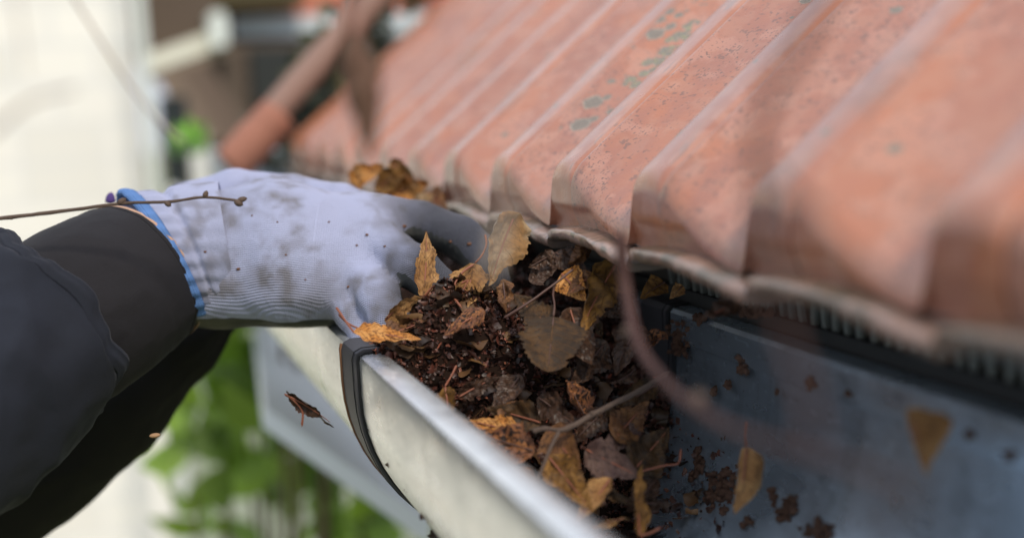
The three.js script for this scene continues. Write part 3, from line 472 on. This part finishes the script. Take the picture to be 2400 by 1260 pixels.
// crumbs of mould stuck to the back wall of the gutter
{
  seed = 77; const parts = []; const wallAt = (px, py) => { const o = camPos, d = at(px, py, 1).sub(camPos); let best = null; for (let t = 0.5; t < 1.3; t += 0.002) { const p = o.clone().addScaledVector(d, t); const inside = p.x > GW - 0.0035 || (p.y < -0.02 && Math.hypot(p.x - GR, p.y + 0.02) > GR - 0.0008); if (inside) { best = p; break; } } return best; };
  const clump = (px, py, n, sx, sy) => { for (let i = 0; i < n; i++) { const p = wallAt(px + (rnd() + rnd() - 1) * sx, py + (rnd() + rnd() - 1) * sy); if (!p) continue; const s = rr(0.0006, 0.0026), g = new THREE.IcosahedronGeometry(s, 1), a = g.attributes.position; for (let k = 0; k < a.count; k++) { const f = 0.6 + 0.9 * hash(Math.round(a.getX(k) * 1e5), Math.round(a.getY(k) * 1e5), i + Math.round(a.getZ(k) * 1e5)); a.setXYZ(k, a.getX(k) * f * 0.7, a.getY(k) * f, a.getZ(k) * f * 0.6); } g.rotateX(rr(0, 3)).rotateZ(rr(0, 3)); g.translate(p.x - s * 0.4, p.y, p.z); parts.push(g); } };
  const groups = [[1592, 800, 60, 26, 60, 'brown crumbly clump hanging under the back hem at the joint'], [1745, 850, 14, 14, 26, 'small brown scrap under the hem'], [1712, 900, 5, 4, 14, 'thin brown scrap on the back wall'], [1678, 914, 3, 2, 9, 'tiny dark speck on the back wall'], [1905, 900, 9, 10, 14, 'dark brown spot under the hem'], [1997, 922, 5, 8, 8, 'small round brown spot on the back wall'], [1826, 915, 2, 3, 4, 'pinhead brown speck on the back wall'], [1640, 1090, 22, 16, 40, 'brown crumbs left of the rolled leaf'], [1690, 1150, 90, 40, 60, 'dark brown crumb patch beside the rolled leaf'], [1845, 1190, 30, 34, 30, 'brown crumb patch right of the rolled leaf'], [1920, 1245, 34, 50, 24, 'brown crumbs at the bottom of the back wall'], [1815, 1165, 7, 8, 20, 'few brown specks right of the rolled leaf'], [1760, 1220, 12, 18, 16, 'brown crumbs below the rolled leaf'], [2375, 1065, 6, 10, 20, 'brown spot at the right edge of the gutter'], [2285, 1020, 4, 14, 8, 'faint brown speck under the hem at right'], [1640, 745, 12, 18, 10, 'brown crumbs on the hem by the joint'], [1780, 730, 40, 60, 16, 'crumbs of mould behind the back hem']];
  const mm = std(S(96, 66, 48), 0.7, { bumpMap: clayBump, bumpScale: 0.0005 });
  for (const [px, py, n, sx, sy, label] of groups) { parts.length = 0; clump(px, py, n, sx, sy); if (!parts.length) continue; const o = obj('dirt_clump', mergeGeometries(parts), mm); tag(rebase(o), label, 'dirt'); }
}

// ================================================================ TWIGS
M.bark = std(S(84, 68, 58), 0.75, { bumpMap: clayBump, bumpScale: 0.0004 }); M.barkRed = std(S(62, 36, 31), 0.75); M.barkPale = std(S(150, 138, 128), 0.8); M.bud = std(S(140, 98, 70), 0.6);
function twig(label, pts, r0, r1, m, buds = [], side = []) {
  const t = thing('twig', label, 'twig'); obj('stem', tube(pts, [r0, mix(r0, r1, 0.5), r1], 10, 10, 0.35), m, t);
  for (const s of side) obj('branch', tube(s, [r0 * 0.8, r0 * 0.6, r1 * 0.7], 8, 8, 0.35), m, t);
  for (const [p, d, l, r] of buds) { const e = p.clone().add(d.clone().multiplyScalar(l)); obj('bud', tube([p.clone(), p.clone().lerp(e, 0.4), p.clone().lerp(e, 0.75), e], [r * 0.6, r, r * 0.8, r * 0.1], 8, 4, 0.3), m === M.barkPale ? m : M.bark, t); }
  return rebase(t);
}
const pd = (dx, dy) => at(1200 + dx, 630 + dy, 1).sub(at(1200, 630, 1)).normalize();
twig('long bare twig with buds crossing in front of the cuff and glove', [at(-80, 520, 1.1), at(30, 508, 1.1), at(180, 490, 1.1), at(290, 476, 1.1), at(400, 472, 1.1), at(480, 462, 1.1), at(560, 470, 1.1)], 0.0011, 0.0006, M.bark,
  [[at(275, 478, 1.1), pd(20, -14), 0.005, 0.0017], [at(385, 472, 1.1), pd(14, 10), 0.004, 0.0014], [at(478, 464, 1.1), pd(5, -14), 0.004, 0.0014], [at(548, 470, 1.1), pd(16, 8), 0.005, 0.0018], [at(556, 470, 1.1), pd(24, -6), 0.005, 0.0014], [at(25, 508, 1.1), pd(3, 8), 0.0015, 0.0011]]);
twig('short twig tip with buds in front of the jacket sleeve, at the left edge', [at(-60, 610, 1.1), at(0, 655, 1.1), at(22, 662, 1.1)], 0.0008, 0.0006, M.bark, [[at(8, 655, 1.1), pd(10, 6), 0.004, 0.0014], [at(18, 661, 1.1), pd(14, 1), 0.003, 0.0014]]);
{ const t = twig('reddish twig ending in a pointed bud, low at the left edge', [at(-90, 806, 1.1), at(0, 800, 1.1), at(38, 798, 1.1)], 0.0013, 0.001, M.barkRed, []); const b = obj('bud', tube([at(30, 799, 1.1), at(50, 796, 1.1), at(66, 794, 1.1), at(86, 792, 1.1)], [0.0009, 0.0018, 0.0017, 0.0003], 8, 5).translate(-t.position.x, -t.position.y, -t.position.z), M.bud, t); }
twig('forked grey-brown twig lying across the litter', [A(1248, 1012, -0.03), A(1275, 1004, -0.032), A(1318, 1007, -0.034), A(1390, 970, -0.034), A(1440, 945, -0.03), A(1500, 915, -0.02), A(1570, 870, -0.01)], 0.0012, 0.0013, M.bark, [[A(1385, 972, -0.036), pd(4, -10), 0.002, 0.001]], [[A(1312, 1008, -0.034), A(1290, 1050, -0.036), A(1276, 1085, -0.036), A(1255, 1135, -0.034)]]);
twig('thin dark stalk across the dark litter under the tile lip', [A(1180, 745, -0.02), A(1230, 715, -0.026), A(1300, 665, -0.026), A(1345, 630, -0.026)], 0.0007, 0.0006, M.stalkDark);
twig('out of focus reddish twig hanging before the gutter joint', [at(1452, 540, 0.78), at(1468, 680, 0.78), at(1500, 810, 0.74), at(1570, 905, 0.68), at(1670, 980, 0.6), at(1800, 1035, 0.52), at(1960, 1080, 0.47), at(2150, 1150, 0.43)], 0.0023, 0.0006, M.barkRed, [[at(1485, 765, 0.76), pd(-14, 16), 0.005, 0.0028], [at(1620, 945, 0.64), pd(18, -12), 0.005, 0.0024]]);
twig('faint blurred twig in front of the back edge of the gutter', [at(1830, 690, 0.38), at(1850, 800, 0.38), at(1890, 920, 0.375), at(1915, 1060, 0.37)], 0.0009, 0.0008, M.barkRed);
twig('blurred branch in front of the near tiles', [at(1775, 640, 0.43), at(1775, 520, 0.43), at(1772, 330, 0.43), at(1800, 240, 0.42), at(1900, 60, 0.41), at(1960, -60, 0.40)], 0.0011, 0.0013, M.barkRed, [], [[at(1772, 340, 0.43), at(1850, 440, 0.43), at(1930, 500, 0.43)]]);
twig('grey blurred twig end beside the large pale leaf', [at(1150, 650, 0.5), at(1168, 560, 0.5), at(1180, 500, 0.5), at(1190, 450, 0.5)], 0.0013, 0.0010, M.barkPale);
twig('blurred grey twig in front of the white wall', [at(-30, 320, 0.55), at(70, 240, 0.55), at(180, 208, 0.55)], 0.0008, 0.0005, M.barkPale);
twig('thin blurred twig slanting down from the top over the white wall', [at(150, -40, 0.75), at(200, 40, 0.75), at(280, 165, 0.75), at(350, 260, 0.75), at(430, 335, 0.75)], 0.0006, 0.0005, M.barkPale);
twig('thin upright blurred twig at the far left', [at(30, -40, 0.55), at(50, 90, 0.55), at(60, 190, 0.55)], 0.00035, 0.0003, M.barkPale);
{
  const c = thing('catkin', 'blurred dark brown catkin hanging in front of the far tiles', 'catkin'); const T = 0.62;
  obj('catkin_body', tube([at(826, 80, T), at(838, 150, T), at(850, 220, T), at(860, 290, T), at(866, 372, T)], [0.0026, 0.0052, 0.0052, 0.0036, 0.0008], 14, 14, 0.4), std(S(86, 62, 48), 0.85), c);
  obj('stem', tube([at(846, -60, T), at(830, 10, T), at(826, 90, T)], [0.0022, 0.002, 0.002], 8, 6), std(S(128, 92, 80), 0.7), c); rebase(c);
}

// ================================================================ PERSON (gloved hand and sleeves)
const sub = (a, b) => a.clone().sub(b);
function capsule(p, a, b, ra, rb) { const pa = sub(p, a), ba = sub(b, a), h = clamp(pa.dot(ba) / ba.dot(ba)); return pa.addScaledVector(ba, -h).length() - mix(ra, rb, h); }
const smin = (a, b, k) => { const h = Math.max(k - Math.abs(a - b), 0) / k; return Math.min(a, b) - h * h * k * 0.25; };
const q2 = V(0, 0, 0);
const person = thing('person', 'person in dark jacket reaching a gloved hand into the gutter', 'person');
{
  const P = (x, y, t) => at(x, y, t);
  const W0 = [P(350, 560, 1.295), P(368, 610, 1.27), P(392, 668, 1.275)];
  const palm = [
    [P(330, 550, 1.30), P(640, 512, 1.30), 0.0195, 0.0195], [P(350, 600, 1.275), P(660, 545, 1.275), 0.022, 0.022], [P(380, 650, 1.27), P(680, 600, 1.262), 0.021, 0.021], [P(420, 690, 1.275), P(690, 660, 1.262), 0.016, 0.019],
    [P(640, 512, 1.30), P(885, 510, 1.295), 0.0185, 0.0128], [P(660, 545, 1.275), P(890, 555, 1.27), 0.021, 0.014], [P(680, 600, 1.262), P(860, 625, 1.255), 0.021, 0.0145], [P(690, 660, 1.262), P(820, 680, 1.25), 0.0185, 0.0145],
    [P(520, 700, 1.30), P(800, 700, 1.285), 0.014, 0.014],
  ];
  const chains = [
    [[P(870, 508, 1.295), P(985, 522, 1.29), P(1080, 560, 1.275), P(1140, 610, 1.255), P(1160, 665, 1.24)], [0.0130, 0.0120, 0.0122, 0.0112, 0.0088]],
    [[P(880, 570, 1.262), P(975, 628, 1.215), P(1040, 690, 1.19), P(1075, 755, 1.18)], [0.0135, 0.0118, 0.0112, 0.009]],
    [[P(845, 635, 1.255), P(890, 700, 1.20), P(915, 755, 1.18), P(940, 810, 1.175)], [0.0138, 0.0112, 0.0102, 0.009]],
    [[P(790, 680, 1.255), P(830, 735, 1.225), P(865, 785, 1.21), P(900, 820, 1.2)], [0.0130, 0.0108, 0.0098, 0.0085]],
    [[P(430, 470, 1.335), P(540, 442, 1.345), P(680, 452, 1.345), P(800, 472, 1.34), P(880, 495, 1.335)], [0.011, 0.0115, 0.0105, 0.0110, 0.0095]],   // thumb, on the far side
  ];
  const C = P(760, 600, 1.27), H = 0.135, N = 112, mc = new MarchingCubes(N, M.rubber, false, false, 260000); mc.isolation = 0; const p = V(0, 0, 0);

  for (let k = 0; k < N; k++) for (let j = 0; j < N; j++) for (let i = 0; i < N; i++) {
    p.set((i / N - 0.5) * 2 * H + C.x, (j / N - 0.5) * 2 * H + C.y, (k / N - 0.5) * 2 * H + C.z);
    let d = 1; for (const [a, b, ra, rb] of palm) d = smin(d, capsule(p, a, b, ra, rb), 0.016);
    for (const [c, r] of chains) { let e = 1; for (let q = 0; q + 1 < c.length; q++) e = smin(e, capsule(p, c[q], c[q + 1], r[q], r[q + 1]), 0.004); d = smin(d, e, 0.0045); }
    if (d < 0.02 && d > -0.02) { d += 0.0022 * (fbm(p.x * 38 + 4, p.y * 55, p.z * 38, 3) - 0.5) * 2; }
    mc.field[i + j * N + k * N * N] = -d;
  }
  mc.update();
  const pos = new Float32Array(mc.positionArray.subarray(0, mc.count * 3)); for (let i = 0; i < pos.length; i += 3) { pos[i] = pos[i] * H + C.x; pos[i + 1] = pos[i + 1] * H + C.y; pos[i + 2] = pos[i + 2] * H + C.z; }
  let g = new THREE.BufferGeometry(); g.setAttribute('position', new THREE.BufferAttribute(pos, 3)); g = mergeVertices(g, 1e-6); g.computeVertexNormals();
  const ax = sub(P(880, 600, 1.265), P(380, 600, 1.28)).normalize(), toCam = sub(camPos, C).normalize(), e2 = toCam.clone().cross(ax).normalize(), e3 = ax.clone().cross(e2);   // e2: up across the back of the hand, e3: toward the camera
  const coat = (q, nn) => { const d = sub(q, C), u = d.dot(ax), v = d.dot(e2), w = d.dot(e3); const n = 0.005 * (fbm(q.x * 90, q.y * 90, q.z * 90, 2) - 0.5); const palmD = v * 0.80 + w * 0.55 + 0.0205 + n, fin = (nn.dot(e2) * 0.85 + nn.dot(e3) * 0.5 - 0.33) * 0.03 + n * 0.4; return mix(palmD, fin, sst(0.022, 0.042, u)); };
  // split the glove along the edge of its rubber palm
  const src = g.toNonIndexed(), sp = src.attributes.position, sn = src.attributes.normal, out = [[[], []], [[], []]];
  for (let i = 0; i < sp.count; i += 3) {
    const vs = [0, 1, 2].map((k) => ({ p: V().fromBufferAttribute(sp, i + k), n: V().fromBufferAttribute(sn, i + k) })); for (const v of vs) v.f = coat(v.p, v.n);
    for (const s of [1, -1]) { const poly = []; for (let k = 0; k < 3; k++) { const a = vs[k], b = vs[(k + 1) % 3]; if (a.f * s >= 0) poly.push(a); if (a.f * b.f < 0) { const t = a.f / (a.f - b.f); poly.push({ p: a.p.clone().lerp(b.p, t), n: a.n.clone().lerp(b.n, t).normalize(), f: 0 }); } } for (let k = 1; k + 1 < poly.length; k++) for (const q of [poly[0], poly[k], poly[k + 1]]) { out[s > 0 ? 0 : 1][0].push(q.p.x, q.p.y, q.p.z); out[s > 0 ? 0 : 1][1].push(q.n.x, q.n.y, q.n.z); } }
  }
  const build = ([pp, nn], color) => {
    const b = new THREE.BufferGeometry(), uv = [], col = [], q = V(0, 0, 0); b.setAttribute('position', new THREE.Float32BufferAttribute(pp, 3)); b.setAttribute('normal', new THREE.Float32BufferAttribute(nn, 3));
    for (let i = 0; i < pp.length; i += 3) { q.set(pp[i], pp[i + 1], pp[i + 2]); const d = sub(q, C); uv.push(d.dot(ax), Math.abs(d.dot(e2)) > 1 ? 0 : d.dot(e2) - 0.6 * d.dot(e3)); const c = color(q, d.dot(ax), d.dot(e2), d.dot(e3)); col.push(...c); }
    b.setAttribute('uv', new THREE.Float32BufferAttribute(uv, 2)); b.setAttribute('color', new THREE.Float32BufferAttribute(col, 3)); return b;
  };
  const lav = [0.35, 0.385, 0.555], dirt = [0.13, 0.12, 0.115], rub = [0.022, 0.026, 0.027];
  const knit = build(out[0], (q, u, v, w) => { const n = fbm(q.x * 48 + 7, q.y * 60, q.z * 48, 4), m = fbm(q.x * 170, q.y * 170, q.z * 170, 3); let k = 0.62 * sst(0.42, 0.68, n * 0.72 + m * 0.28 + 0.10 * sst(-0.01, 0.06, u)) + 0.35 * sst(0.5, 0.7, m) * sst(0.4, 0.6, n); k = clamp(k + 0.5 * sst(0.035, 0.08, u)); let c = mix3(lav, dirt, clamp(k * 0.8)); return mix3(c, [0.032, 0.036, 0.05], 0.92 * sst(0.028, 0.066, u + 0.02 * (n - 0.5))); });
  const coatG = build(out[1], (q) => { const n = fbm(q.x * 70, q.y * 70, q.z * 70, 4); return mix3(rub, [0.09, 0.088, 0.08], 0.7 * sst(0.45, 0.7, n)); });
  const knitBump = tex(512, 512, (u, v) => { const a = v * 64, b = u * 64, r = 0.5 + 0.5 * Math.cos(a * 6.283), s = 0.5 + 0.5 * Math.cos((b + 0.25 * Math.cos(a * 6.283)) * 6.283); const h = 0.55 * r + 0.3 * s + 0.3 * fbm(u * 60, v * 60, 2, 2); return [h, h, h]; }, false); knitBump.repeat.set(13, 13);
  const km = std(0xffffff, 0.95, { vertexColors: true, bumpMap: knitBump, bumpScale: 0.0007, sheen: 0.4, sheenRoughness: 0.6, sheenColor: new THREE.Color(0.8, 0.8, 0.9) });
  const gl = obj('glove', knit, km, person); gl.userData.label = 'dirty lavender-white knitted work glove';
  const rb = obj('palm_coating', coatG, std(0xffffff, 0.62, { vertexColors: true, bumpMap: clayBump, bumpScale: 0.0007 }), gl); rb.userData.label = 'dark rubber palm and finger coating';
  // elastic cuff with ribs, and its blue overlock edge
  const a0 = P(385, 598, 1.262), a1 = P(540, 588, 1.275), cax = sub(a1, a0).normalize(), cu = toCam.clone().cross(cax).normalize(), cw = cax.clone().cross(cu);
  const ring = (s, a) => { // s 0 at the hem .. 1 at the hand
    const lean = mix(0.46, 0.1, s), r = mix(0.0360, 0.0395, s) * (1 + 0.022 * Math.cos(a * 26) * (1 - s * 0.8)) + 0.0018 * (fbm(Math.cos(a) * 2 + 5, Math.sin(a) * 2, s * 5, 3) - 0.5) - 0.003 * Math.exp(-((s - 0.36) ** 2) / 0.004);
    const cy = Math.cos(a), sy = Math.sin(a), rw = r * mix(0.86, 0.72, s); return a0.clone().lerp(a1, s).addScaledVector(cu, cy * r).addScaledVector(cw, sy * rw).addScaledVector(cax, -lean * cy * r + 0.010 * sy * (1 - s)); };
  const cuff = grid(156, 34, (u, v) => ring(v, u * 2 * Math.PI), (u, v) => [u * 0.24, v * 0.045]); const cc = []; for (let i = 0; i < cuff.attributes.position.count; i++) { q2.fromBufferAttribute(cuff.attributes.position, i); const n = fbm(q2.x * 70, q2.y * 70, q2.z * 70, 4); cc.push(...mix3(lav, dirt, 0.55 * sst(0.5, 0.7, n))); } cuff.setAttribute('color', new THREE.Float32BufferAttribute(cc, 3));
  obj('glove_cuff', cuff, km, gl);
  const band = grid(120, 10, (u, v) => { const a = u * 2 * Math.PI, b = v * 2 * Math.PI, c = ring(0, a), cen = a0.clone().addScaledVector(cax, -0.46 * Math.cos(a) * 0.036), out = c.clone().sub(cen).normalize(); return c.addScaledVector(out, Math.cos(b) * 0.0018 + 0.0006).addScaledVector(cax, Math.sin(b) * 0.0042 - 0.0022); }, (u, v) => [u * 0.24, v * 0.02]);
  const bd = obj('cuff_band', band, std(S(84, 122, 178), 0.9, { bumpMap: knitBump, bumpScale: 0.0006 }), gl); bd.userData.label = 'bright blue stitched band round the glove cuff';
  obj('cuff_tag', (() => { const t = tube([at(258, 478, 1.29), at(258, 462, 1.29), at(261, 450, 1.29)], [0.003, 0.0026, 0.001], 6, 4); return t; })(), std(S(70, 52, 110), 0.9), gl);
}
function sleeve(name, pts, rad, m, o = {}) {
  const { wr = 0.006, f = 22, hem = 0.004, k = 0, squash = 1, fold = 0 } = o, c = new THREE.CatmullRomCurve3(pts), n = 170, sg = 150, fr = c.computeFrenetFrames(n), L = c.getLength(), R = (t) => { const q = t * (rad.length - 1), i = Math.min(rad.length - 2, Math.floor(q)); const u = q - i; return mix(rad[i], rad[i + 1], u * u * (3 - 2 * u)); };
  const pt = (u, v, inset) => { const i = Math.round(v * n), a = u * 2 * Math.PI, p = c.getPoint(v), d = V(0, 0, 0).addScaledVector(fr.normals[i], Math.cos(a)).addScaledVector(fr.binormals[i], Math.sin(a)), q = p.clone().addScaledVector(d, 0.05); const rid = (x) => 1 - Math.min(1, Math.abs(x - 0.5) * 5), w = wr * ((fbm(q.x * f + k, q.y * f, q.z * f, 3) - 0.5) * 1.5 + 0.34 * rid(fbm(q.x * f * 0.9 + 9, q.y * f * 0.9 + k, q.z * f * 0.9, 2)) + 0.16 * rid(fbm(q.x * f * 2 + 2, q.y * f * 2 + k, q.z * f * 2, 2)) - 0.2); const ed = 1 - 0.05 * sst(0.03, 0, v) - 0.022 * Math.exp(-(((v - 0.075) / 0.005) ** 2)); const lip = fold * (fbm(Math.cos(a) * 2.4 + k, Math.sin(a) * 2.4, 3, 3) - 0.5) * sst(0.35, 0, v); return p.addScaledVector(d, (R(v) + w) * ed - inset).addScaledVector(fr.tangents[i], lip); };
  const outer = grid(sg, n, (u, v) => pt(u, v, 0), (u, v) => [u * 0.35, v * L]), lipG = grid(sg, 4, (u, v) => pt(u, 0, hem * Math.sin(v * 1.57)).addScaledVector(fr.tangents[0], -hem * 0.5 * Math.sin(v * 3.14)), (u, v) => [u * 0.35, v * 0.01]), inner = grid(sg, 24, (u, v) => pt(u, Math.round(v * 0.4 * n) / n, hem), (u, v) => [u * 0.35, v * 0.1]);
  return obj(name, mergeGeometries([outer, lipG, inner]), m, person);
}
const weave = tex(256, 256, (u, v) => { const h = 0.5 + 0.25 * Math.sin(u * 64 * 6.283) * Math.sin(v * 64 * 6.283) + 0.35 * (fbm(u * 40, v * 40, 2, 3) - 0.5); return [h, h, h]; }, false); weave.repeat.set(14, 14);
const lint = tex(512, 512, (u, v) => { const n = fbm(u * 8, v * 8, 1, 4), s = noise(u * 190, v * 190, 3), k = 0.9 + 0.2 * (n - 0.5); return s > 0.955 ? [0.75, 0.75, 0.74] : [k, k, k]; }); lint.repeat.set(5, 5);
const cloth = (c, sh) => std(c, 0.9, { map: lint, bumpMap: weave, bumpScale: 0.0003, sheen: sh, sheenRoughness: 0.5, sheenColor: new THREE.Color(0.5, 0.52, 0.58) });
sleeve('inner_cuff', [at(330, 640, 1.262), at(268, 680, 1.235), at(130, 768, 1.185), at(-60, 880, 1.11)], [0.0435, 0.0455, 0.0475, 0.047, 0.045], cloth(S(21, 20, 27), 0.10), { wr: 0.0026, f: 26, hem: 0.0015, k: 3 }).userData.label = 'smooth charcoal inner sleeve';
sleeve('hem_edge', [at(331.5, 639, 1.2632), at(326, 643, 1.2605)], [0.0434, 0.0436, 0.0436], std(S(172, 140, 118), 0.8), { wr: 0.0010, f: 26, hem: 0.0016, k: 3 });
sleeve('jacket_sleeve', [at(118, 752, 1.165), at(10, 820, 1.13), at(-160, 950, 1.06), at(-420, 1130, 0.98), at(-800, 1400, 0.92)], [0.0545, 0.060, 0.0585, 0.062, 0.066], cloth(S(18, 25, 40), 0.16), { wr: 0.0125, f: 17, hem: 0.004, k: 8, fold: 0.02 }).userData.label = 'dark grey jacket sleeve with a wavy hem';
sleeve('jacket_sleeve', [at(540, 715, 1.44), at(420, 800, 1.43), at(250, 930, 1.42), at(20, 1075, 1.40), at(-350, 1330, 1.36)], [0.014, 0.027, 0.042, 0.054, 0.062], cloth(S(7, 7, 9), 0.02), { wr: 0.005, f: 18, k: 15 }).userData.label = 'black sleeve of the other arm in the shade';
{ // crumbs of dirt clinging to the glove
  person.updateMatrixWorld(true); const rc = new THREE.Raycaster(), gm = person.children.find((c) => c.name === 'glove'), cm = std(S(96, 64, 44), 0.85); seed = 21;
  for (const [px, py, r] of [[558, 630, 1.3], [480, 590, 0.9], [860, 550, 1.1], [836, 575, 0.9], [902, 577, 0.9], [816, 672, 1.0], [670, 597, 0.8], [1056, 566, 1.1], [1100, 572, 1.5], [946, 530, 1.5], [590, 505, 0.6], [715, 655, 0.7], [650, 520, 0.6], [770, 520, 0.7], [1000, 545, 1.0]]) {
    rc.set(camPos, at(px, py, 1).sub(camPos).normalize()); const hit = rc.intersectObject(gm, true)[0]; if (!hit) continue;
    const g = new THREE.IcosahedronGeometry(0.0007 * r, 1), a = g.attributes.position; for (let k = 0; k < a.count; k++) { const f = 0.65 + 0.7 * hash(Math.round(a.getX(k) * 1e5), Math.round(a.getY(k) * 1e5), Math.round(a.getZ(k) * 1e5) + px); a.setXYZ(k, a.getX(k) * f * 1.3, a.getY(k) * f, a.getZ(k) * f); }
    g.translate(hit.point.x, hit.point.y, hit.point.z); tag(rebase(obj('dirt_crumb', g, cm)), 'tiny brown crumb stuck to the knitted glove', 'dirt', 'crumbs on the glove');
  }
}
rebase(person);


renderer.render(scene, camera);
